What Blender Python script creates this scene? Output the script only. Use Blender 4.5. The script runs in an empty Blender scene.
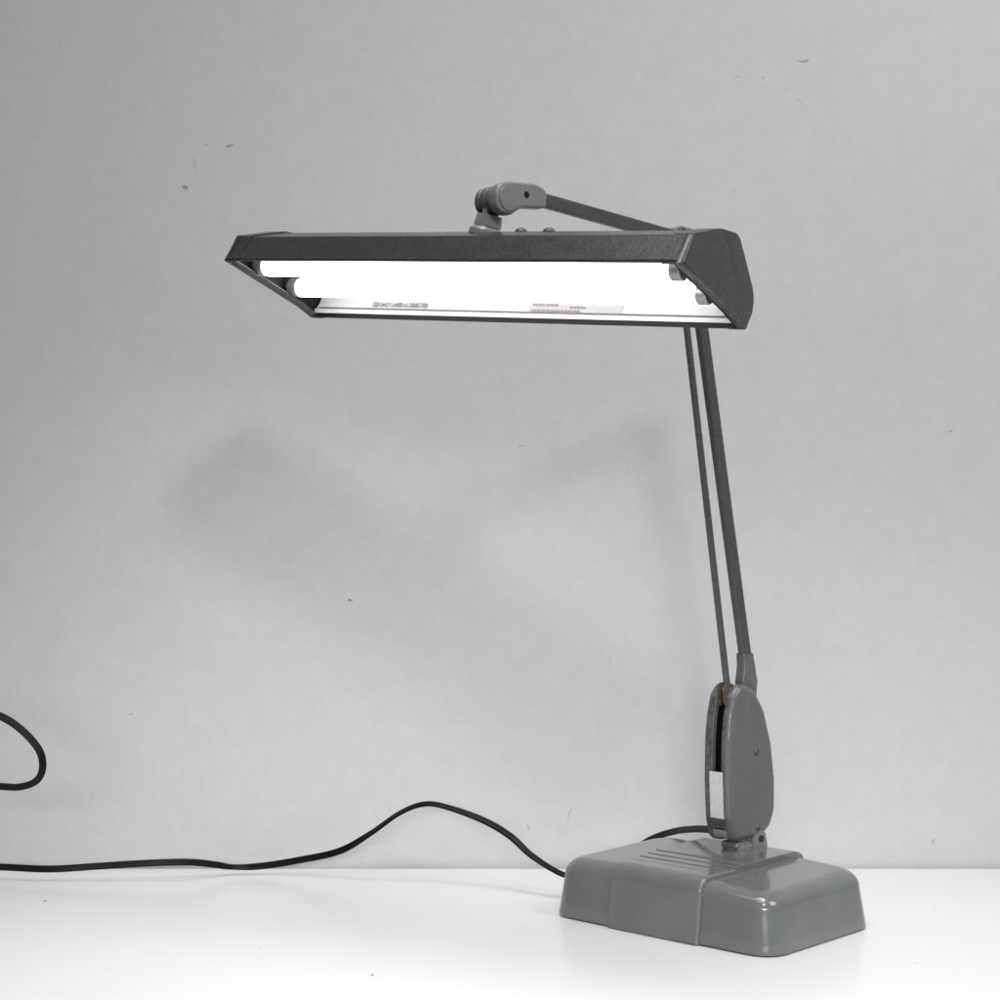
import bpy, bmesh, math, random
from mathutils import Vector, Matrix
random.seed(4)
R = math.radians
sc = bpy.context.scene
C = bpy.context.collection

# ------------------------------------------------------------------ camera
H = 0.54
cd = bpy.data.cameras.new('camera')
cam = bpy.data.objects.new('camera', cd); C.objects.link(cam)
cam.location = (0, 0, H); cam.rotation_euler = (R(90), 0, 0)
cd.sensor_width = 36; cd.lens = 61.2; cd.shift_y = 0.03
cd.clip_start = 0.05; cd.clip_end = 50
sc.camera = cam

# ------------------------------------------------------------------ world, lights, exposure
w = bpy.data.worlds.new('World'); sc.world = w; w.use_nodes = True
bg = w.node_tree.nodes['Background']
bg.inputs[0].default_value = (0.93, 0.96, 1.0, 1); bg.inputs[1].default_value = 0.17

def area(name, loc, target, size, power, color=(1, 1, 1), size_y=None):
    l = bpy.data.lights.new(name, 'AREA'); l.energy = power; l.color = color
    l.shape = 'RECTANGLE' if size_y else 'SQUARE'; l.size = size
    if size_y: l.size_y = size_y
    o = bpy.data.objects.new(name, l); C.objects.link(o)
    o.location = loc
    o.rotation_euler = (Vector(target) - Vector(loc)).to_track_quat('-Z', 'Y').to_euler()
    return o
area('ceiling_light', (0.33, 0.4, 2.12), (0.1, 2.4, 0.5), 0.24, 13.8)
area('side_light', (1.95, 1.1, 2.3), (0.6, 2.6, 0.9), 1.2, 29)
area('overhead_fill', (0.0, 1.5, 3.1), (0.0, 1.8, 0.0), 1.5, 8.3).data.spread = R(58)  # unseen fill, added to brighten the tabletop
low = area('low_fill', (-0.1, -0.35, 0.70), (0.0, 2.72, -0.05), 2.2, 2.05, size_y=0.35); low.data.spread = R(30)  # unseen wide fill, added to lift the lower wall
TUBE = 6.4

sc.view_settings.view_transform = 'Standard'; sc.view_settings.look = 'None'
sc.view_settings.gamma = 1; sc.view_settings.exposure = 0
sc.view_settings.use_curve_mapping = False
sc.render.resolution_x = 1024; sc.render.resolution_y = 1024

# ------------------------------------------------------------------ materials
def mat(name):
    m = bpy.data.materials.new(name); m.use_nodes = True
    nt = m.node_tree; return m, nt, nt.nodes['Principled BSDF']
def N(nt, t, **kw):
    n = nt.nodes.new(t)
    for k, v in kw.items():
        if k in n.inputs: n.inputs[k].default_value = v
        else: setattr(n, k, v)
    return n
def coords(nt, scale=(1, 1, 1), out='Object', loc=(0, 0, 0)):
    tc = N(nt, 'ShaderNodeTexCoord'); mp = N(nt, 'ShaderNodeMapping')
    mp.inputs['Scale'].default_value = scale; mp.inputs['Location'].default_value = loc
    nt.links.new(tc.outputs[out], mp.inputs[0]); return mp.outputs[0]
def noise(nt, vec, scale, detail=4, rough=0.55):
    n = N(nt, 'ShaderNodeTexNoise'); n.inputs['Scale'].default_value = scale
    n.inputs['Detail'].default_value = detail; n.inputs['Roughness'].default_value = rough
    nt.links.new(vec, n.inputs['Vector']); return n.outputs[0]
def ramp(nt, fac, stops):
    r = N(nt, 'ShaderNodeValToRGB'); e = r.color_ramp.elements
    while len(e) < len(stops): e.new(0.5)
    for i, (p, c) in enumerate(stops):
        e[i].position = p; e[i].color = (*c, 1) if len(c) == 3 else c
    nt.links.new(fac, r.inputs[0]); return r.outputs[0]
def mixc(nt, fac, a, b, mode='MIX'):
    m = N(nt, 'ShaderNodeMix', data_type='RGBA', blend_type=mode)
    for s, v in ((0, fac), (6, a), (7, b)):
        if hasattr(v, 'is_output'): nt.links.new(v, m.inputs[s])
        else: m.inputs[s].default_value = v if s == 0 else (*v, 1)
    return m.outputs[2]
def math_(nt, op, a, b=None, c=None):
    n = N(nt, 'ShaderNodeMath', operation=op)
    for i, v in enumerate((a, b, c)):
        if v is None: continue
        if hasattr(v, 'is_output'): nt.links.new(v, n.inputs[i])
        else: n.inputs[i].default_value = v
    return n.outputs[0]
def bump(nt, p, h, strength, dist):
    b = N(nt, 'ShaderNodeBump'); b.inputs['Strength'].default_value = strength
    b.inputs['Distance'].default_value = dist
    nt.links.new(h, b.inputs['Height']); nt.links.new(b.outputs[0], p.inputs['Normal'])

def paint(name, col, rough=0.38, wear=0.35, grain=900, bumpd=0.00025, wearcol=None, spec=0.5, wscale=45, thr=(0.60, 0.72), edge=0.0):
    m, nt, p = mat(name)
    v = coords(nt)
    big = noise(nt, v, 14, 5)
    c = ramp(nt, big, [(0.3, tuple(x * 0.88 for x in col)), (0.7, tuple(x * 1.1 for x in col))])
    fine = noise(nt, v, grain, 2)
    gr = {'shade_enamel': 0.7, 'base_enamel': 0.12}.get(name, 0.3)
    c = mixc(nt, gr, c, ramp(nt, fine, [(0.32, tuple(x * 0.55 for x in col)), (0.68, tuple(x * 1.45 for x in col))]))
    sp = noise(nt, v, wscale, 8, 0.75)
    k = ramp(nt, sp, [(thr[0], (0, 0, 0)), (thr[1], (1, 1, 1))])
    wc = wearcol or tuple(x * 0.45 for x in col)
    c = mixc(nt, math_(nt, 'MULTIPLY', k, wear), c, wc)
    if edge:
        g = N(nt, 'ShaderNodeNewGeometry')
        e = ramp(nt, g.outputs['Pointiness'], [(0.515, (0, 0, 0)), (0.56, (1, 1, 1))])
        e = math_(nt, 'MULTIPLY', e, ramp(nt, noise(nt, v, 130, 6, 0.7), [(0.40, (0, 0, 0)), (0.60, (1, 1, 1))]))
        c = mixc(nt, math_(nt, 'MULTIPLY', e, edge), c, wc)
    nt.links.new(c, p.inputs['Base Color'])
    nt.links.new(ramp(nt, noise(nt, v, 60, 5), [(0.3, (rough * 0.8,) * 3), (0.7, (rough * 1.25,) * 3)]), p.inputs['Roughness'])
    p.inputs['Specular IOR Level'].default_value = spec
    if name == 'base_enamel': p.inputs['Coat Weight'].default_value = 0.35; p.inputs['Coat Roughness'].default_value = 0.08
    bump(nt, p, noise(nt, v, grain * 0.45, 3), 0.5, bumpd)
    return m

def simple(name, col, rough=0.5, metal=0.0, var=0.12, scale=80, spec=0.5):
    m, nt, p = mat(name); v = coords(nt)
    n = noise(nt, v, scale, 4)
    nt.links.new(ramp(nt, n, [(0.3, tuple(x * (1 - var) for x in col)), (0.7, tuple(min(1, x * (1 + var)) for x in col))]), p.inputs['Base Color'])
    p.inputs['Roughness'].default_value = rough; p.inputs['Metallic'].default_value = metal
    p.inputs['Specular IOR Level'].default_value = spec
    return m

M_base = paint('base_enamel', (0.142, 0.147, 0.146), rough=0.17, wear=0.25, thr=(0.68, 0.74), grain=700, bumpd=0.00008)
M_house = paint('housing_enamel', (0.118, 0.121, 0.122), rough=0.28, wear=0.4, grain=700, bumpd=0.00018, wearcol=(0.06, 0.05, 0.043), wscale=55, thr=(0.62, 0.72), edge=0.9)
M_arm = paint('arm_enamel', (0.066, 0.067, 0.069), rough=0.27, wear=0.6, grain=700, bumpd=0.0002, wearcol=(0.03, 0.028, 0.027), wscale=60)
M_joint = paint('joint_enamel', (0.19, 0.192, 0.193), rough=0.3, wear=0.3, grain=800, bumpd=0.00018)
M_shade = paint('shade_enamel', (0.031, 0.0315, 0.032), rough=0.29, wear=0.15, grain=380, bumpd=0.0005)
M_black = simple('bakelite_and_shade_black', (0.009, 0.009, 0.009), 0.5, spec=0.12)
M_dark = simple('dark_recess_metal', (0.02, 0.02, 0.02), 0.7)
M_refl = simple('white_reflector_enamel', (0.54, 0.54, 0.545), 0.35, var=0.02)
M_cap = simple('tube_cap_aluminium', (0.36, 0.36, 0.365), 0.4, 0.6)
M_steel = simple('plain_steel', (0.45, 0.44, 0.43), 0.38, 1.0)
M_rust = simple('rusted_steel', (0.105, 0.078, 0.062), 0.75, 0.2, var=0.5, scale=260)
M_screw = simple('tarnished_brass', (0.12, 0.098, 0.09), 0.5, 0.5, var=0.5, scale=400)
M_dull = simple('dull_zinc', (0.115, 0.118, 0.115), 0.45, 0.2)
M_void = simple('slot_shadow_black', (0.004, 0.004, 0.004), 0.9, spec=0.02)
M_stem = simple('stem_enamel', (0.27, 0.272, 0.275), 0.3, 0.15)
M_hem = simple('bright_hem', (0.30, 0.31, 0.305), 0.4, 0.3)
M_brass = simple('worn_brass', (0.15, 0.118, 0.09), 0.45, 0.5, var=0.5, scale=400)
M_ink_gap = simple('label_ink_and_gap_shade', (0.17, 0.17, 0.17), 0.8)
M_redink = simple('label_red_ink', (0.24, 0.20, 0.205), 0.8)
M_decal = simple('label_paper', (0.66, 0.66, 0.665), 0.6, var=0.02)
M_cord = simple('cord_rubber', (0.0035, 0.0035, 0.004), 0.42, var=0.3, scale=50, spec=0.2)

# scuffed plate that closes the lower front of the housing
M_plate, nt, p = mat('scuffed_bright_plate')
v = coords(nt, (1, 1, 0.35)); a = noise(nt, v, 420, 5, 0.7)
nt.links.new(ramp(nt, a, [(0.30, (0.60, 0.57, 0.56)), (0.58, (0.76, 0.735, 0.73))]), p.inputs['Base Color'])
p.inputs['Roughness'].default_value = 0.42; p.inputs['Metallic'].default_value = 0.1

# tube glow
M_tube, nt, p = mat('fluorescent_glow')
p.inputs['Base Color'].default_value = (0.9, 0.9, 0.9, 1)
p.inputs['Emission Color'].default_value = (1.0, 0.985, 1.0, 1)
p.inputs['Emission Strength'].default_value = TUBE

# wall: off-white paint, roller mottling, scuffs at fixed places on the wall
M_wall, nt, p = mat('wall_paint')
v = coords(nt)
c = ramp(nt, noise(nt, v, 2.2, 6, 0.6), [(0.3, (0.572, 0.573, 0.578)), (0.7, (0.604, 0.604, 0.608))])
c = mixc(nt, 0.5, c, ramp(nt, noise(nt, v, 38, 6, 0.7), [(0.3, (0.550, 0.551, 0.555)), (0.7, (0.622, 0.622, 0.625))]))
sep = N(nt, 'ShaderNodeSeparateXYZ'); nt.links.new(v, sep.inputs[0])
def scuff(cx, cz, rx, rz, nscale, thr, col, fac, ang=0.0):
    """irregular scratch or chip, an elliptical patch of broken specks"""
    global c
    dx = math_(nt, 'SUBTRACT', sep.outputs[0], cx); dz = math_(nt, 'SUBTRACT', sep.outputs[2], cz)
    ca, sa = math.cos(ang), math.sin(ang)
    ex = math_(nt, 'DIVIDE', math_(nt, 'ADD', math_(nt, 'MULTIPLY', dx, ca), math_(nt, 'MULTIPLY', dz, sa)), rx)
    ez = math_(nt, 'DIVIDE', math_(nt, 'SUBTRACT', math_(nt, 'MULTIPLY', dz, ca), math_(nt, 'MULTIPLY', dx, sa)), rz)
    r = math_(nt, 'ADD', math_(nt, 'MULTIPLY', ex, ex), math_(nt, 'MULTIPLY', ez, ez))
    n = noise(nt, v, nscale, 3, 0.6)
    s = math_(nt, 'GREATER_THAN', math_(nt, 'SUBTRACT', n, math_(nt, 'MULTIPLY', r, 0.22)), thr)
    c = mixc(nt, math_(nt, 'MULTIPLY', s, fac), c, col)
def W(px, py): return ((px - 500) / 1700 * 2.72, H - (py - 530) / 1700 * 2.72)
for px, py, rx, rz, ns, thr, fac, ang in [
    (803, 61, .018, .0028, 170, .40, .55, 0.05), (736, 77, .006, .004, 300, .47, .4, 0), (763, 78, .003, .003, 300, .42, .45, 0),
    (185, 188, .006, .009, 190, .44, .6, 0.3), (230, 146, .008, .0025, 210, .42, .6, 0.1), (207, 145, .006, .002, 260, .45, .4, 0),
    (195, 165, .0025, .03, 230, .46, .3, 0.15), (350, 600, .006, .0018, 200, .36, .8, 0), (522, 446, .008, .002, 200, .40, .4, .1),
    (951, 431, .006, .002, 200, .42, .4, .2), (528, 826, .0015, .014, 150, .40, .4, 0.12), (570, 812, .0015, .02, 150, .42, .4, 0.3 - .6),
    (933, 842, .006, .008, 170, .47, .35, 0), (131, 714, .012, .002, 190, .46, .3, .3), (92, 790, .0012, .03, 170, .45, .25, .05),
    (800, 102, .05, .002, 330, .52, .3, -.7), (835, 140, .02, .004, 330, .52, .3, .3), (284, 659, .002, .002, 200, .42, .5, 0),
    (120, 395, .003, .002, 200, .42, .4, 0), (735, 190, .012, .003, 330, .5, .25, .8), (610, 660, .002, .03, 170, .47, .22, .1)]:
    x, z = W(px, py)
    scuff(x, z, rx, rz, ns, thr, (0.16, 0.16, 0.165), fac, ang)
nt.links.new(c, p.inputs['Base Color']); p.inputs['Roughness'].default_value = 0.62
p.inputs['Specular IOR Level'].default_value = 0.3
bump(nt, p, noise(nt, v, 120, 6, 0.7), 0.4, 0.0012)

# table: white laminate, faint smudges
M_table, nt, p = mat('white_laminate')
v = coords(nt)
c = ramp(nt, noise(nt, v, 3, 2, 0.4), [(0.2, (0.826, 0.826, 0.833)), (0.8, (0.838, 0.838, 0.843))])
vo = N(nt, 'ShaderNodeTexVoronoi', feature='F1'); vo.inputs['Scale'].default_value = 9.0
nt.links.new(v, vo.inputs['Vector'])
sp = math_(nt, 'LESS_THAN', vo.outputs['Distance'], math_(nt, 'MULTIPLY', math_(nt, 'GREATER_THAN', noise(nt, v, 4.0, 1), 0.56), 0.018))
c = mixc(nt, math_(nt, 'MULTIPLY', sp, 0.7), c, (0.12, 0.12, 0.12))
sep = N(nt, 'ShaderNodeSeparateXYZ'); nt.links.new(v, sep.inputs[0])
for tx, ty, rr in ((-0.662, 2.474, 0.0022), (-0.155, 2.063, 0.0016), (-0.31, 2.20, 0.0009), (0.52, 2.12, 0.0008), (-0.48, 2.09, 0.0007), (0.62, 2.42, 0.0009), (-0.05, 2.33, 0.0007)):
    dx = math_(nt, 'SUBTRACT', sep.outputs[0], tx); dy = math_(nt, 'SUBTRACT', sep.outputs[1], ty)
    d2 = math_(nt, 'ADD', math_(nt, 'MULTIPLY', dx, dx), math_(nt, 'MULTIPLY', math_(nt, 'MULTIPLY', dy, dy), 0.15))
    c = mixc(nt, math_(nt, 'MULTIPLY', math_(nt, 'LESS_THAN', d2, rr * rr), 0.75), c, (0.1, 0.1, 0.1))
nt.links.new(c, p.inputs['Base Color'])
p.inputs['Roughness'].default_value = 0.24

# ------------------------------------------------------------------ mesh helpers
def link(name, bm, m, parent=None, frame=None, sharp=38, wn=True):
    """one mesh object; vertices are given in `frame` and stored in the parent's space"""
    bmesh.ops.recalc_face_normals(bm, faces=bm.faces)
    if frame is not None:
        bm.transform((parent.matrix_world.inverted() if parent is not None and parent.type == 'EMPTY' else ROOT_INV) @ frame)
    me = bpy.data.meshes.new(name); bm.to_mesh(me); bm.free()
    for q in me.polygons: q.use_smooth = True
    me.set_sharp_from_angle(angle=R(sharp))
    o = bpy.data.objects.new(name, me); C.objects.link(o)
    me.materials.append(m)
    if wn:
        md = o.modifiers.new('normals', 'WEIGHTED_NORMAL'); md.keep_sharp = True; md.weight = 90
    if parent is not None: o.parent = parent
    return o
def box(bm, x0, x1, y0, y1, z0, z1, bev=0.0, seg=3):
    vs = [bm.verts.new((x, y, z)) for x in (x0, x1) for y in (y0, y1) for z in (z0, z1)]
    fs = [bm.faces.new([vs[i] for i in f]) for f in ((0, 1, 3, 2), (4, 6, 7, 5), (0, 4, 5, 1), (2, 3, 7, 6), (0, 2, 6, 4), (1, 5, 7, 3))]
    if bev:
        es = list({e for f in fs for e in f.edges})
        bmesh.ops.bevel(bm, geom=es, offset=bev, segments=seg, profile=0.5, affect='EDGES')
def prism(bm, poly, t0, t1, axes, bev0=0.0, bev1=0.0, seg=5):
    """polygon in axes (a, b) swept along the third axis from t0 to t1, cap edges rounded"""
    def pos(a, b, t):
        q = [0, 0, 0]; q[axes[0]] = a; q[axes[1]] = b; q[axes[2]] = t; return q
    r0 = [bm.verts.new(pos(a, b, t0)) for a, b in poly]; r1 = [bm.verts.new(pos(a, b, t1)) for a, b in poly]
    n = len(poly)
    f0 = bm.faces.new(r0); f1 = bm.faces.new(r1[::-1])
    for i in range(n): bm.faces.new((r0[i], r1[i], r1[(i + 1) % n], r0[(i + 1) % n]))
    if bev0: bmesh.ops.bevel(bm, geom=list(f0.edges), offset=bev0, segments=seg, profile=0.5, affect='EDGES', clamp_overlap=True)
    if bev1: bmesh.ops.bevel(bm, geom=list(f1.edges), offset=bev1, segments=seg, profile=0.5, affect='EDGES', clamp_overlap=True)
def fillet(pts, rad, closed=False, seg=6):
    """round the corners of a 2D polyline; rad is one radius or one per point"""
    out = []; n = len(pts)
    for i, q in enumerate(pts):
        r = rad[i] if isinstance(rad, (list, tuple)) else rad
        if r <= 0 or (not closed and i in (0, n - 1)): out.append(q); continue
        p0 = Vector(pts[i - 1]); p1 = Vector(q); p2 = Vector(pts[(i + 1) % n])
        a = (p0 - p1); b = (p2 - p1); la, lb = a.length, b.length; a.normalize(); b.normalize()
        ang = a.angle(b)
        d = min(r / math.tan(ang / 2), la * 0.48, lb * 0.48); r2 = d * math.tan(ang / 2)
        s = p1 + a * d; e = p1 + b * d
        cen = p1 + (a + b).normalized() * (r2 / math.sin(ang / 2))
        v0 = s - cen; v1 = e - cen
        t = v0.angle_signed(v1) if hasattr(v0, 'angle_signed') else 0
        for k in range(seg + 1):
            f = k / seg
            th = -t * f
            out.append((cen.x + v0.x * math.cos(th) - v0.y * math.sin(th), cen.y + v0.x * math.sin(th) + v0.y * math.cos(th)))
    return out
def offset_line(pts, d):
    """shift an open polyline sideways"""
    out = []; n = len(pts)
    for i in range(n):
        a = Vector(pts[max(i - 1, 0)]); b = Vector(pts[min(i + 1, n - 1)])
        t = (b - a).normalized(); out.append((pts[i][0] - t.y * d, pts[i][1] + t.x * d))
    return out
def lathe(bm, prof, base, axis, seg=40):
    """profile (radius, height) turned about an axis"""
    axis = Vector(axis).normalized()
    x = axis.orthogonal().normalized(); y = axis.cross(x); base = Vector(base)
    rings = []
    for r, h in prof:
        rings.append([bm.verts.new(base + axis * h + (x * math.cos(2 * math.pi * k / seg) + y * math.sin(2 * math.pi * k / seg)) * r) for k in range(seg)])
    for a, b in zip(rings, rings[1:]):
        for k in range(seg): bm.faces.new((a[k], a[(k + 1) % seg], b[(k + 1) % seg], b[k]))
    bm.faces.new(rings[0][::-1]); bm.faces.new(rings[-1])
def rcyl(bm, r, h0, h1, base, axis, rnd=0.0015, seg=40):
    pr = [(r - rnd + rnd * math.sin(t), h0 + rnd - rnd * math.cos(t)) for t in [i * math.pi / 8 for i in range(5)]]
    pr += [(r - rnd + rnd * math.cos(t), h1 - rnd + rnd * math.sin(t)) for t in [i * math.pi / 8 for i in range(5)]]
    lathe(bm, [(max(pr[0][0] * 0.02, 1e-5), h0)] + pr + [(max(pr[-1][0] * 0.02, 1e-5), h1)], base, axis, seg)
def loft(bm, sections):
    rings = [[bm.verts.new(q) for q in s] for s in sections]; n = len(rings[0])
    for a, b in zip(rings, rings[1:]):
        for k in range(n): bm.faces.new((a[k], a[(k + 1) % n], b[(k + 1) % n], b[k]))
    bm.faces.new(rings[0][::-1]); bm.faces.new(rings[-1])
def rrect(a, b, r, seg=5):
    """rounded rectangle, half sizes a, b"""
    r = min(r, a * 0.99, b * 0.99); out = []
    for cx, cy, s in ((a - r, b - r, 0), (-a + r, b - r, 90), (-a + r, -b + r, 180), (a - r, -b + r, 270)):
        for k in range(seg + 1):
            t = R(s + 90 * k / seg); out.append((cx + r * math.cos(t), cy + r * math.sin(t)))
    return out
def bar(bm, p0, p1, sx, sy, r, side=(1, 0, 0), seg=5):
    """straight bar of rounded rectangular section; sx along `side`"""
    p0, p1 = Vector(p0), Vector(p1); d = (p1 - p0).normalized()
    s = Vector(side); s = (s - d * s.dot(d)).normalized(); u = d.cross(s)
    pts = rrect(sx / 2, sy / 2, r, seg)
    loft(bm, [[q + s * a + u * b for a, b in pts] for q in (p0, p1)])
def tag(o, label, cat=None, kind=None):
    if label: o['label'] = label
    if cat: o['category'] = cat
    if kind: o['kind'] = kind

# ------------------------------------------------------------------ setting: table and wall
ROOT_INV = Matrix.Identity(4)
bm = bmesh.new(); box(bm, -2.6, 2.6, 1.05, 2.712, -0.035, 0.0, 0.003, 2)
t = link('table', bm, M_table); tag(t, 'white laminate tabletop the grey lamp stands on', 'table')
bm = bmesh.new(); box(bm, -3.2, 3.2, 2.72, 2.86, -0.9, 3.4, 0.0)
t = link('wall', bm, M_wall); tag(t, 'pale grey painted wall with small scuffs behind the lamp', 'wall')

# ------------------------------------------------------------------ the lamp
lamp = bpy.data.objects.new('desk_lamp', None); C.objects.link(lamp)
lamp.location = (0.29, 2.35, 0); lamp.rotation_euler = (0, 0, R(-43)); lamp.empty_display_size = 0.1
tag(lamp, 'grey enamelled fluorescent desk lamp with twin tubes, long hinged arm and heavy base', 'lamp')
F_BASE = Matrix.Translation((0.29, 2.35, 0)) @ Matrix.Rotation(R(-43), 4, 'Z')
lamp.matrix_world = F_BASE
ROOT_INV = F_BASE.inverted()
F_ARM = Matrix.Translation((0.336, 2.398, 0)) @ Matrix.Rotation(R(-48), 4, 'Z')
ux, vx = Vector((0.84476, -0.52798, -0.08727)), Vector((0.53, 0.848, 0.0))
nx = ux.cross(vx)
F_SHADE = Matrix.Translation((0.1991, 1.87, 0.8347)) @ Matrix((ux, vx, nx)).transposed().to_4x4()

# --- base: rounded body with sloping ends
def base_body():
    bm = bmesh.new(); a0, b0, rc = 0.187, 0.1265, 0.036; ht = 0.081; rt = 0.0225
    def htop(x, y):
        return 0.0840 + 0.012 * y - 0.012 * x - max(0, abs(x) - 0.07) ** 1.15 * 0.06
    def ring(inset, zf):
        pts = rrect(a0 - inset, b0 - inset, max(rc - inset * 0.55, 0.012), 10)
        # add points along the straight sides
        out = []
        for i, q in enumerate(pts):
            nq = pts[(i + 1) % len(pts)]
            out.append(q)
            if (Vector(q) - Vector(nq)).length > 0.02 or (i % 11) == 10:
                for k in range(1, 16): out.append((q[0] + (nq[0] - q[0]) * k / 16, q[1] + (nq[1] - q[1]) * k / 16))
        return [(x, y, zf * htop(x, y)) for x, y in out]
    secs = []
    for z in (0.002, 0.004, 0.02, 0.035, ht - rt - 0.004):
        secs.append(ring(0.0 + z * 0.14 + (0.001 if z < 0.003 else 0), z / ht))
    i0 = (ht - rt) * 0.14
    for k in range(0, 13):
        t = R(90 * k / 12); secs.append(ring(i0 + rt * (1 - math.cos(t)) + 0.03 * rt * k / 12, (ht - rt + rt * math.sin(t)) / ht))
    ins = i0 + rt * 1.03
    for k in range(1, 12): secs.append(ring(ins + (0.0905 - ins + 0.006) * k / 11, 1.0))
    rings = [[bm.verts.new(q) for q in s] for s in secs]; n = len(rings[0])
    for a, b in zip(rings, rings[1:]):
        for k in range(n): bm.faces.new((a[k], a[(k + 1) % n], b[(k + 1) % n], b[k]))
    bm.faces.new(rings[0][::-1])
    bmesh.ops.contextual_create(bm, geom=list({e for e in bm.edges if e.is_boundary}))
    return bm
base = link('base', base_body(), M_base, lamp, F_BASE, 60, False)
# raised centre band, stepped on its front slope
prof = [(-0.1305, 0.0015), (-0.1222, 0.0874), (0.020, 0.0882), (0.1235, 0.0895), (0.1280, 0.0015)]
bl = fillet(prof, [0, 0.0225, 0.1, 0.016, 0], seg=12)
bm = bmesh.new(); secs = []
for s_, e_ in ((-1, 0.0765), (1, 0.0745)):
    row = []
    for k in range(7):
        t = R(90 * k / 6); row.append((s_ * (e_ - 0.0050 + 0.0050 * math.sin(t)), 0.0042 * (1 - math.cos(t))))
    secs += row[::-1] if s_ < 0 else row
loft(bm, [[(x, y, z) for y, z in offset_line(bl, -d)] for x, d in secs])
for y0, z1 in ((-0.081, 0.0880), (-0.061, 0.0891), (-0.041, 0.0903), (-0.0205, 0.0917)):     # shallow steps that climb to the plateau
    k = (y0 + 0.081) * 0.10
    st_ = fillet([(y0 - 0.001, 0.078), (y0 + 0.0004, z1), (0.104 - k, z1 + 0.0008), (0.118 - k, 0.078)], [0, 0.0012, 0.010, 0], seg=5)
    prism(bm, st_, -0.0725 - k, 0.0700 + k, (1, 2, 0), 0.0007, 0.0007, 2)
link('centre_band', bm, M_base, base, F_BASE, 50)
# thin dark felt foot below
bm = bmesh.new(); prism(bm, rrect(0.182, 0.122, 0.034, 8), 0.0, 0.0035, (0, 1, 2))
link('felt_foot', bm, M_dark, base, F_BASE)

# --- swivel clamp under the housing
bm = bmesh.new()
rcyl(bm, 0.021, 0.091, 0.099, (0, 0, 0), (0, 0, 1), 0.002)
rcyl(bm, 0.013, 0.097, 0.112, (0, 0, 0), (0, 0, 1), 0.001)
box(bm, -0.016, 0.016, -0.022, 0.02, 0.0925, 0.1035, 0.0054, 5)
ear = fillet([(0.008, 0.091), (0.008, 0.108), (0.016, 0.1165), (0.030, 0.1165), (0.036, 0.110), (0.040, 0.091)], 0.006)
for x0 in (-0.021, 0.014): prism(bm, ear, x0, x0 + 0.007, (1, 2, 0), 0.0012, 0.0012, 2)
sw = link('swivel_clamp', bm, M_joint, lamp, F_ARM)
bm = bmesh.new(); rcyl(bm, 0.0052, 0.0, 0.0022, (0.0208, 0.0245, 0.1045), (1, 0, 0), 0.0006, 6)
link('clamp_bolt', bm, M_dark, sw, F_ARM)

# --- spring housing: two cheeks, a slot between them, bright plate low in front
outl = [(-0.028, 0.105), (0.018, 0.1055), (0.047, 0.114), (0.059, 0.142), (0.0595, 0.185), (0.0515, 0.238), (0.036, 0.285),
        (0.015, 0.314), (-0.003, 0.3235), (-0.020, 0.324), (-0.034, 0.310), (-0.0415, 0.283), (-0.0455, 0.25), (-0.047, 0.19), (-0.0445, 0.14), (-0.038, 0.113)]
outl = fillet(outl, [0.012, 0.03, 0.03, 0.03, 0.05, 0.05, 0.05, 0.03, 0.02, 0.016, 0.02, 0.05, 0.06, 0.06, 0.04, 0.014], True, 5)
T = 0.0215
bm = bmesh.new(); prism(bm, outl, -T, -0.0085, (1, 2, 0), 0.009, 0.0012, 6)
hs = link('spring_housing', bm, M_house, lamp, F_ARM, 40)
bm = bmesh.new(); prism(bm, outl, 0.0085, T, (1, 2, 0), 0.0012, 0.010, 6)
link('housing_cheek', bm, M_house, hs, F_ARM, 40)
def inner(y0, z0, z1, x0, x1):   # core between the cheeks, set back behind the slot
    bm = bmesh.new()
    pl = [(y0, z0), (0.046, z0 + 0.012), (0.049, 0.18), (0.028, 0.27), (0.004, z1), (y0 + 0.008, z1)]
    prism(bm, pl, x0, x1, (1, 2, 0)); return bm
link('slot_core', inner(-0.012, 0.110, 0.300, -0.0088, 0.0088), M_dark, hs, F_ARM)
def strip(z0, z1, off, x):
    """piece that follows the housing's front outline between two heights"""
    fr = sorted([q for q in outl if q[0] < -0.02 and z0 - 0.012 < q[1] < z1 + 0.012], key=lambda q: q[1])
    def yat(z):
        for a, b in zip(fr, fr[1:]):
            if a[1] <= z <= b[1]: return a[0] + (b[0] - a[0]) * (z - a[1]) / max(b[1] - a[1], 1e-6)
        return fr[0][0] if z < fr[0][1] else fr[-1][0]
    zs = [z0 + (z1 - z0) * k / 14 for k in range(15)]
    bm = bmesh.new()
    prism(bm, [(yat(z) + off, z) for z in zs] + [(-0.012, z1), (-0.012, z0)], -x, x, (1, 2, 0)); return bm
link('slot_shadow_sheet', strip(0.204, 0.300, 0.0075, 0.0086), M_void, hs, F_ARM)  # near-black sheet standing in for the shade inside the slot
link('front_plate', strip(0.1385, 0.2035, -0.0009, 0.0118), M_plate, hs, F_ARM)
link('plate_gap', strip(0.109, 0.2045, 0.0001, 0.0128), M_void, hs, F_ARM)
bm = strip(0.1245, 0.1380, -0.0006, 0.0118)
for k in range(3): box(bm, -0.0115, 0.0115, -0.0457, -0.0430, 0.1272 + k * 0.0034, 0.1280 + k * 0.0034)
link('lower_plate', bm, M_dull, hs, F_ARM)
link('plate_hem', strip(0.110, 0.1242, -0.0010, 0.0116), M_hem, hs, F_ARM)
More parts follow.
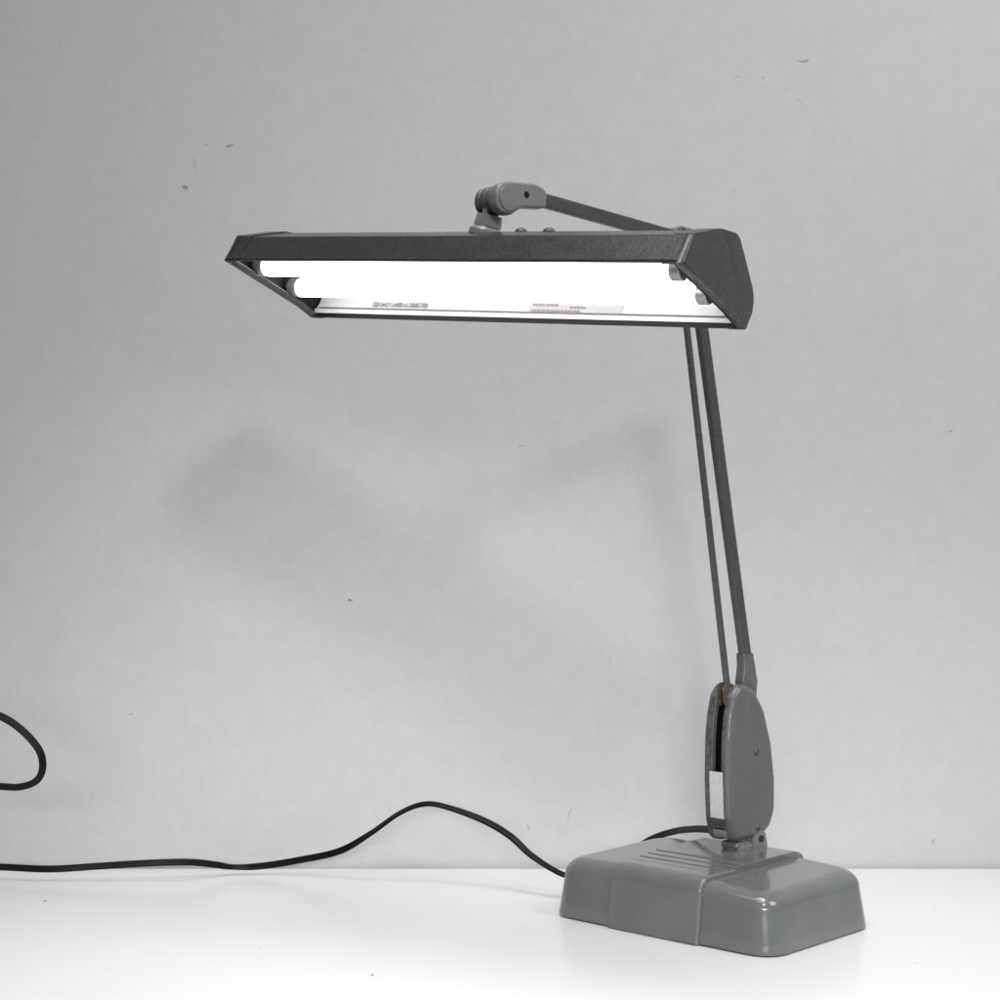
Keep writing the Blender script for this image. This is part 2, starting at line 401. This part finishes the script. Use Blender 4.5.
for y, z in ((0.0135, 0.2279), (0.0179, 0.1217)):
    bm = bmesh.new(); lathe(bm, [(0.0050, -0.001), (0.0050, 0.0006), (0.0043, 0.0017), (0.0024, 0.0026), (0.0001, 0.0028)], (T, y, z), (1, 0, 0), 24)
    s = link('housing_screw', bm, M_brass, hs, F_ARM)
    bm = bmesh.new(); box(bm, T + 0.0020, T + 0.0028, y - 0.0006, y + 0.0006, z - 0.0034, z + 0.0034); 
    link('screw_slot', bm, M_dark, hs, F_ARM)

# --- lower arm: main bar in a flared socket, thin front rod in a rusted clevis
def ya(z): return 0.0148 - 0.20234 * (z - 0.3629)
def yr(z): return -0.0242 - 0.17054 * (z - 0.3228)
bm = bmesh.new(); bar(bm, (0, ya(0.34), 0.34), (0, ya(0.93), 0.93), 0.011, 0.0185, 0.0028)
la = link('lower_arm', bm, M_arm, lamp, F_ARM)
bm = bmesh.new()
secs = []
for z, ya_, hy, hx in ((0.290, 0.018, 0.016, 0.0075), (0.312, 0.0185, 0.0155, 0.0078), (0.325, 0.0175, 0.0175, 0.0085), (0.335, 0.0172, 0.0145, 0.0090), (0.348, 0.0168, 0.0125, 0.0088), (0.3635, 0.0146, 0.0114, 0.0083), (0.3655, 0.0142, 0.0108, 0.0078)):
    secs.append([(a, ya_ + b, z) for a, b in rrect(hx, hy, 0.0045)])
loft(bm, secs); link('arm_socket', bm, M_house, la, F_ARM, 45)
bm = bmesh.new(); bar(bm, (0, yr(0.315), 0.315), (0, yr(0.945), 0.945), 0.0085, 0.0098, 0.0040)
rod = link('parallel_rod', bm, M_arm, lamp, F_ARM)
bm = bmesh.new()
cl = fillet([(-0.037, 0.296), (-0.039, 0.320), (-0.033, 0.3275), (-0.022, 0.3255), (-0.015, 0.312), (-0.018, 0.290)], 0.006, True)
prism(bm, cl, -0.0064, -0.0042, (1, 2, 0), 0.0006, 0.0006, 2); prism(bm, cl, 0.0042, 0.0068, (1, 2, 0), 0.0006, 0.0006, 2)
rcyl(bm, 0.0035, -0.0095, 0.0100, (0, -0.027, 0.316), (1, 0, 0), 0.0008, 20)
link('clevis', bm, M_rust, rod, F_ARM)

# --- elbow behind the shade, upper arm reaching forward
bm = bmesh.new()
el = fillet([(-0.085, 0.918), (-0.084, 0.940), (-0.094, 0.9505), (-0.128, 0.953), (-0.142, 0.9485), (-0.146, 0.934), (-0.134, 0.926), (-0.106, 0.912)], 0.008, True)
prism(bm, el, -0.0095, 0.0095, (1, 2, 0), 0.002, 0.002, 3)
eb = link('elbow', bm, M_joint, lamp, F_ARM)
for y, z in ((-0.130, 0.943), (-0.101, 0.936)):
    bm = bmesh.new(); rcyl(bm, 0.0065, -0.013, 0.013, (0, y, z), (1, 0, 0), 0.0012, 24); link('elbow_pin', bm, M_arm, eb, F_ARM)
def zu(y): return 0.9554 - 0.0735 * (y + 0.3757)
bm = bmesh.new(); bar(bm, (0, -0.112, zu(-0.112)), (0, -0.40, zu(-0.40)), 0.0095, 0.0185, 0.003)
ua = link('upper_arm', bm, M_arm, lamp, F_ARM)

# --- knuckle joint
JY, JZ, JR = -0.4490, 0.9475, 0.0190
bm = bmesh.new()
kn = fillet([(-0.384, 0.9436), (-0.382, 0.9660), (-0.400, 0.9720), (-0.440, 0.9700), (-0.469, 0.9640), (-0.469, 0.9290), (-0.443, 0.9280), (-0.425, 0.9395)],
            [0.005, 0.010, 0.03, 0.03, 0.018, 0.018, 0.012, 0.02], True)
prism(bm, kn, -0.002, 0.0120, (1, 2, 0), 0.003, 0.0035, 4)
kb = link('knuckle_clamp', bm, M_joint, lamp, F_ARM)
bm = bmesh.new(); rcyl(bm, 0.0155, 0.0115, 0.0132, (0, JY, JZ), (1, 0, 0), 0.001); link('pivot_cap', bm, M_joint, kb, F_ARM)
bm = bmesh.new(); rcyl(bm, 0.0044, 0.0095, 0.01235, (0, -0.4185, 0.9560), (1, 0, 0), 0.0003, 20); link('set_screw_hole', bm, M_black, kb, F_ARM)  # black disc drawn for the dark inside the hole
bm = bmesh.new()
rcyl(bm, JR - 0.0014, -0.012, -0.001, (0, JY, JZ), (1, 0, 0), 0.001)
rcyl(bm, JR - 0.0006, -0.0235, -0.0125, (0, JY, JZ), (1, 0, 0), 0.0015)
rcyl(bm, JR - 0.0008, -0.0325, -0.0240, (0, JY, JZ), (1, 0, 0), 0.003)
link('knuckle_barrel', bm, M_house, kb, F_ARM)

# ------------------------------------------------------------------ shade
L = 0.664
FB, FT, TM, TR, R1, RB = (0, 0), (0.0267, 0.0343), (0.092, 0.0490), (0.1425, 0.0500), (0.2030, -0.0170), (0.189, -0.0535)
prof = [FB, FT, TM, TR, R1, RB]
outer = fillet(prof, [0, 0.006, 0.08, 0.024, 0.040, 0], seg=10)
def shell(bm, line, d, u0, u1):
    inn = offset_line(line, d)
    prism(bm, line + inn[::-1], u0, u1, (1, 2, 0))
bm = bmesh.new(); shell(bm, outer, -0.0018, -L + 0.004, -0.004)
for q, r in ((FB, 0.0022),):           # rolled hems along the two lower edges
    rcyl(bm, r, -L + 0.006, -0.006, (0, q[0] - (0.002 if q is RB else -0.001), q[1] + 0.0015), (1, 0, 0), 0.0005, 20)
shade = link('lamp_shade', bm, M_shade, lamp, F_SHADE, 30)
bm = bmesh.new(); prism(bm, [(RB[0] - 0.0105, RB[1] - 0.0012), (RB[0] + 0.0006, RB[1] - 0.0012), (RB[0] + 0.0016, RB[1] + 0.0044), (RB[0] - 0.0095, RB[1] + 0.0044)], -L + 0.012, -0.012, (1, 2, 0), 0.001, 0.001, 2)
link('rear_hem', bm, M_black, shade, F_SHADE)  # blacker than the shade enamel: the hem's shadow line is put into its colour

wide = [(FB[0] - 0.0014, FB[1] - 0.001), (FT[0] - 0.001, FT[1] + 0.0014), (TM[0], TM[1] + 0.002), (TR[0] + 0.001, TR[1] + 0.002), (R1[0] + 0.002, R1[1]), (RB[0] + 0.001, RB[1] - 0.002)]
cap_line = fillet(wide, [0, 0.007, 0.08, 0.026, 0.042, 0], seg=10)
def flange(bm, u0, u1):      # turned-in rim along the opening
    ln = [(FB[0] + 0.004, FB[1] - 0.0009)] + sag[::-1]
    prism(bm, ln + [(a, b + 0.0010) for a, b in ln[::-1]], u0, u1, (1, 2, 0))
for s in (0, 1):
    bm = bmesh.new()
    sag = [(RB[0] - 0.004, RB[1] - 0.0015), (0.150, -0.0405), (0.100, -0.0265), (0.050, -0.0130)]
    poly = cap_line + sag
    if s == 0:
        prism(bm, poly, -0.0085, 0.001, (1, 2, 0), 0.0, 0.0078, 6); shell(bm, cap_line, -0.0022, -0.0240, -0.0060); flange(bm, -0.0105, -0.0060)
    else:
        prism(bm, poly, -L - 0.001, -L + 0.0085, (1, 2, 0), 0.0078, 0.0, 6); shell(bm, cap_line, -0.0022, -L + 0.0060, -L + 0.0240); flange(bm, -L + 0.0060, -L + 0.0200)
    link('end_cap', bm, M_shade, shade, F_SHADE, 35)

# white reflector inside, with the flange that runs along the rear lip
refl = offset_line(outer, -0.0042)
refl = [(0.006, 0.004)] + refl[1:-1] + [(RB[0] - 0.0045, RB[1] + 0.010)]
bm = bmesh.new(); shell(bm, refl, -0.0008, -L + 0.0135, -0.0135)
lip = [(RB[0] - 0.0062, RB[1] + 0.0115), (RB[0] - 0.0092, RB[1] + 0.0100), (RB[0] - 0.0096, RB[1] + 0.0047), (RB[0] - 0.0040, RB[1] + 0.0047), (RB[0] - 0.0035, RB[1] + 0.009)]
prism(bm, lip, -L + 0.014, -0.014, (1, 2, 0))
rf = link('reflector', bm, M_refl, shade, F_SHADE, 30)
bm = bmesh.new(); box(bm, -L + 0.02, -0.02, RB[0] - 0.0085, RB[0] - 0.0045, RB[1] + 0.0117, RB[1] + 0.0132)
link('seam_shadow_strip', bm, M_ink_gap, shade, F_SHADE)  # dark strip in place of the shadow gap above the rear lip

# black end brackets and lamp holders
inn = offset_line(outer, -0.006)
TUBES = ((0.055, -0.0012), (0.128, -0.0200))
for u0, u1 in ((-0.0160, -0.0087), (-L + 0.0087, -L + 0.0118)):
    bm = bmesh.new(); prism(bm, [(0.008, 0.0015)] + inn[2:-2] + [(0.182, -0.0500), (0.150, -0.0390), (0.100, -0.0250), (0.050, -0.0115)], u0, u1, (1, 2, 0))
    link('holder_bracket', bm, M_black, shade, F_SHADE)
    for tv, tn in TUBES:
        bm = bmesh.new()
        a, b = (u0 - 0.0030, u0) if u0 > -0.3 else (u1, u1 + 0.0024)
        hp = fillet([(tv - 0.017, tn - 0.002), (tv - 0.010, tn - 0.0055), (tv + 0.013, tn - 0.0110), (tv + 0.018, tn - 0.0110), (tv + 0.017, tn + 0.018), (tv - 0.017, tn + 0.018)], 0.004, True, 4)
        prism(bm, hp, a, b, (1, 2, 0), 0.001, 0.001, 2)
        link('lamp_holder', bm, M_black, shade, F_SHADE)

# twin fluorescent tubes with metal end caps
for tv, tn in TUBES:
    U0, U1 = -L + 0.0132, -0.0225
    bm = bmesh.new(); r = 0.0127
    lathe(bm, [(0.0112, U0 + 0.0130), (r * 0.97, U0 + 0.0150), (r, U0 + 0.0175), (r, U1 - 0.0175), (r * 0.97, U1 - 0.0150), (0.0112, U1 - 0.0130)], (0, tv, tn), (1, 0, 0), 48)
    tb = link('fluorescent_tube', bm, M_tube, lamp, F_SHADE, 50)
    for a, b in ((U0, U0 + 0.0150), (U1 - 0.0150, U1)):
        bm = bmesh.new(); rcyl(bm, 0.0129, a, b, (0, tv, tn), (1, 0, 0), 0.0014); link('tube_cap', bm, M_cap, tb, F_SHADE)

# lettering on the rear wall of the reflector
def rear(u, f, lift=0.0006):
    """point on the reflector's rear wall, f = 0 at its top fold, 1 at its foot"""
    a, b = Vector((0.1915, -0.022)), Vector((0.1843, -0.0435))
    q = a.lerp(b, f); return Vector((u, q.x - lift, q.y))
wall_dir = (Vector((0.1915, -0.022)) - Vector((0.1843, -0.0435))).normalized()
def lettering(name, text, u, f, size, m, extrude=0.0002, stretch=1.0):
    cu = bpy.data.curves.new(name, 'FONT'); cu.body = text; cu.size = size; cu.extrude = extrude; cu.offset = size * 0.035
    to = bpy.data.objects.new(name, cu); C.objects.link(to)
    bpy.context.view_layer.update()
    me = bpy.data.meshes.new_from_object(to.evaluated_get(bpy.context.evaluated_depsgraph_get()))
    bpy.data.objects.remove(to); bpy.data.curves.remove(cu)
    bm = bmesh.new(); bm.from_mesh(me); bpy.data.meshes.remove(me)
    X = Vector((1, 0, 0)); Y = Vector((0, wall_dir.x, wall_dir.y)); Z = X.cross(Y)
    fr = Matrix((X * stretch, Y, Z)).transposed().to_4x4(); fr.translation = rear(u, f)
    bm.transform(fr)
    return link(name, bm, m, shade, F_SHADE)
lettering('lettering', 'USE ONLY LAMPS AS DIRECTED', -0.556, 0.72, 0.0085, M_ink_gap, stretch=0.76)
bm = bmesh.new()
a = rear(-0.305, 0.30, 0.0005); b = rear(-0.170, 0.98, 0.0005)
vs = [bm.verts.new((x, q.y, q.z)) for x, q in ((a.x, a), (b.x, a), (b.x, b), (a.x, b))]
bm.faces.new(vs); bmesh.ops.solidify(bm, geom=list(bm.faces), thickness=0.0003)
link('paper_label', bm, M_decal, shade, F_SHADE)
bm = bmesh.new()
for row, (us, ue) in enumerate(((-0.300, -0.262), (-0.245, -0.222), (-0.300, -0.228))):  # two lines of tiny print, too small to read
    f = (0.48, 0.60, 0.84)[row]; u = us
    while u < ue:
        wl = random.uniform(0.0025, 0.006); q = rear(u, f, 0.0010)
        box(bm, u, min(u + wl, ue), q.y - 0.0001, q.y + 0.0001, q.z, q.z + 0.0028); u += wl + 0.0010
link('fine_print', bm, M_redink, shade, F_SHADE)

# --- swivel stem on top of the shade and two dome nuts
inv = F_SHADE.inverted() @ F_ARM
top = Vector((-0.318, 0.092, 0.0492)); jc = inv @ Vector((-0.016, JY, JZ))
ax = (jc - top).normalized()
bm = bmesh.new()
lathe(bm, [(0.0215, -0.006), (0.0215, 0.0005), (0.0195, 0.0025), (0.0175, 0.0040), (0.0172, 0.0045)], top, ax)
ln = (jc - top).length
lathe(bm, [(0.0172, 0.0055), (0.0172, 0.010), (0.0160, 0.0200), (0.0152, ln - 0.0265), (0.0138, ln - 0.0250), (0.006, ln - 0.0247)], top, ax)
st = link('swivel_stem', bm, M_stem, shade, F_SHADE)
bm = bmesh.new(); s0 = top + ax * (ln - 0.032); s1 = top + ax * (ln - 0.004)
bar(bm, s0, s1, 0.0085, 0.0290, 0.003); link('stem_tongue', bm, M_stem, st, F_SHADE)
for u in (-0.272, -0.232):
    bm = bmesh.new(); lathe(bm, [(0.0080, -0.003), (0.0078, 0.0002), (0.0056, 0.0022), (0.0035, 0.0036), (0.0002, 0.0040)], (u, 0.100, 0.0505), (0, -0.1, 1), 24)
    link('dome_nut', bm, M_screw, shade, F_SHADE)

# ------------------------------------------------------------------ flat power cord
CORD = [  # x, y, z, twist of the flat side in degrees
    (0.322, 2.412, 0.1120, 40), (0.303, 2.44, 0.1100, 40), (0.285, 2.49, 0.1020, 50), (0.262, 2.55, 0.0880, 50), (0.231, 2.592, 0.0690, 50), (0.197, 2.610, 0.044, 60), (0.158, 2.56, 0.030, 60),
    (0.122, 2.490, 0.0300, 60), (0.097, 2.484, 0.0350, 60), (0.074, 2.500, 0.0429, 60), (0.044, 2.520, 0.0597, 45), (0.015, 2.540, 0.0828, 25), (-0.023, 2.560, 0.1018, 35),
    (-0.076, 2.580, 0.1181, 55), (-0.114, 2.590, 0.1226, 60), (-0.153, 2.600, 0.1072, 65), (-0.200, 2.610, 0.0733, 55), (-0.248, 2.630, 0.0434, 20),
    (-0.312, 2.650, 0.0256, 10), (-0.372, 2.660, 0.0143, 20), (-0.415, 2.660, 0.0125, 60), (-0.443, 2.640, 0.0203, 35), (-0.478, 2.620, 0.0281, 15),
    (-0.537, 2.610, 0.0287, 5), (-0.614, 2.610, 0.0241, 5), (-0.691, 2.610, 0.0195, 10), (-0.771, 2.620, 0.0206, 10), (-0.863, 2.620, 0.0222, 10),
    (-0.975, 2.550, 0.0270, 20), (-1.074, 2.450, 0.0694, 20), (-1.05, 2.38, 0.1429, 20), (-0.905, 2.332, 0.1970, 20), (-0.805, 2.360, 0.1888, 20),
    (-0.749, 2.360, 0.1860, 10), (-0.694, 2.360, 0.1839, 20), (-0.667, 2.360, 0.1832, 25), (-0.644, 2.360, 0.1915, 35), (-0.635, 2.360, 0.2096, 40),
    (-0.640, 2.360, 0.2346, 30), (-0.664, 2.360, 0.2623, 20), (-0.694, 2.360, 0.2818, 10), (-0.749, 2.360, 0.3012, 10), (-0.895, 2.342, 0.3196, 10),
    (-1.10, 2.38, 0.2312, 10), (-1.172, 2.400, 0.05, 10), (-1.191, 2.200, 0.008, 10)]
def catmull(P, n=10):
    out = []
    for i in range(len(P) - 1):
        p0, p1, p2, p3 = P[max(i - 1, 0)], P[i], P[i + 1], P[min(i + 2, len(P) - 1)]
        for k in range(n):
            t = k / n
            out.append(tuple(0.5 * (2 * b + (c - a) * t + (2 * a - 5 * b + 4 * c - d) * t * t + (-a + 3 * b - 3 * c + d) * t ** 3) for a, b, c, d in zip(p0, p1, p2, p3)))
    out.append(P[-1]); return out
pts = catmull(CORD); bm = bmesh.new(); secs = []
w_, h_ = 0.0053, 0.0023
fig = []
for k in range(24):          # two moulded conductors side by side with a shallow groove between them
    t = 2 * math.pi * k / 24; x = math.cos(t) * w_; y = math.sin(t)
    y = math.copysign(abs(y) ** 0.6, y) * h_ * (1 - 0.28 * math.exp(-(x / 0.0012) ** 2)); fig.append((x, y))
for i, q in enumerate(pts):
    a = Vector(pts[max(i - 1, 0)][:3]); b = Vector(pts[min(i + 1, len(pts) - 1)][:3]); d = (b - a).normalized()
    n0 = Vector((0, 1, 0)); n0 = (n0 - d * n0.dot(d)).normalized(); s0 = n0.cross(d)
    if i < 60: pass
    th = R(q[3]); wv = s0 * math.cos(th) + n0 * math.sin(th); tv = d.cross(wv)
    secs.append([Vector(q[:3]) + wv * x + tv * y for x, y in fig])
loft(bm, secs)
ROOT_INV = Matrix.Identity(4)
cord = link('power_cord', bm, M_cord, None, None, 60)
tag(cord, 'flat black two-wire power cord humping along the wall to the lamp base', 'cord')
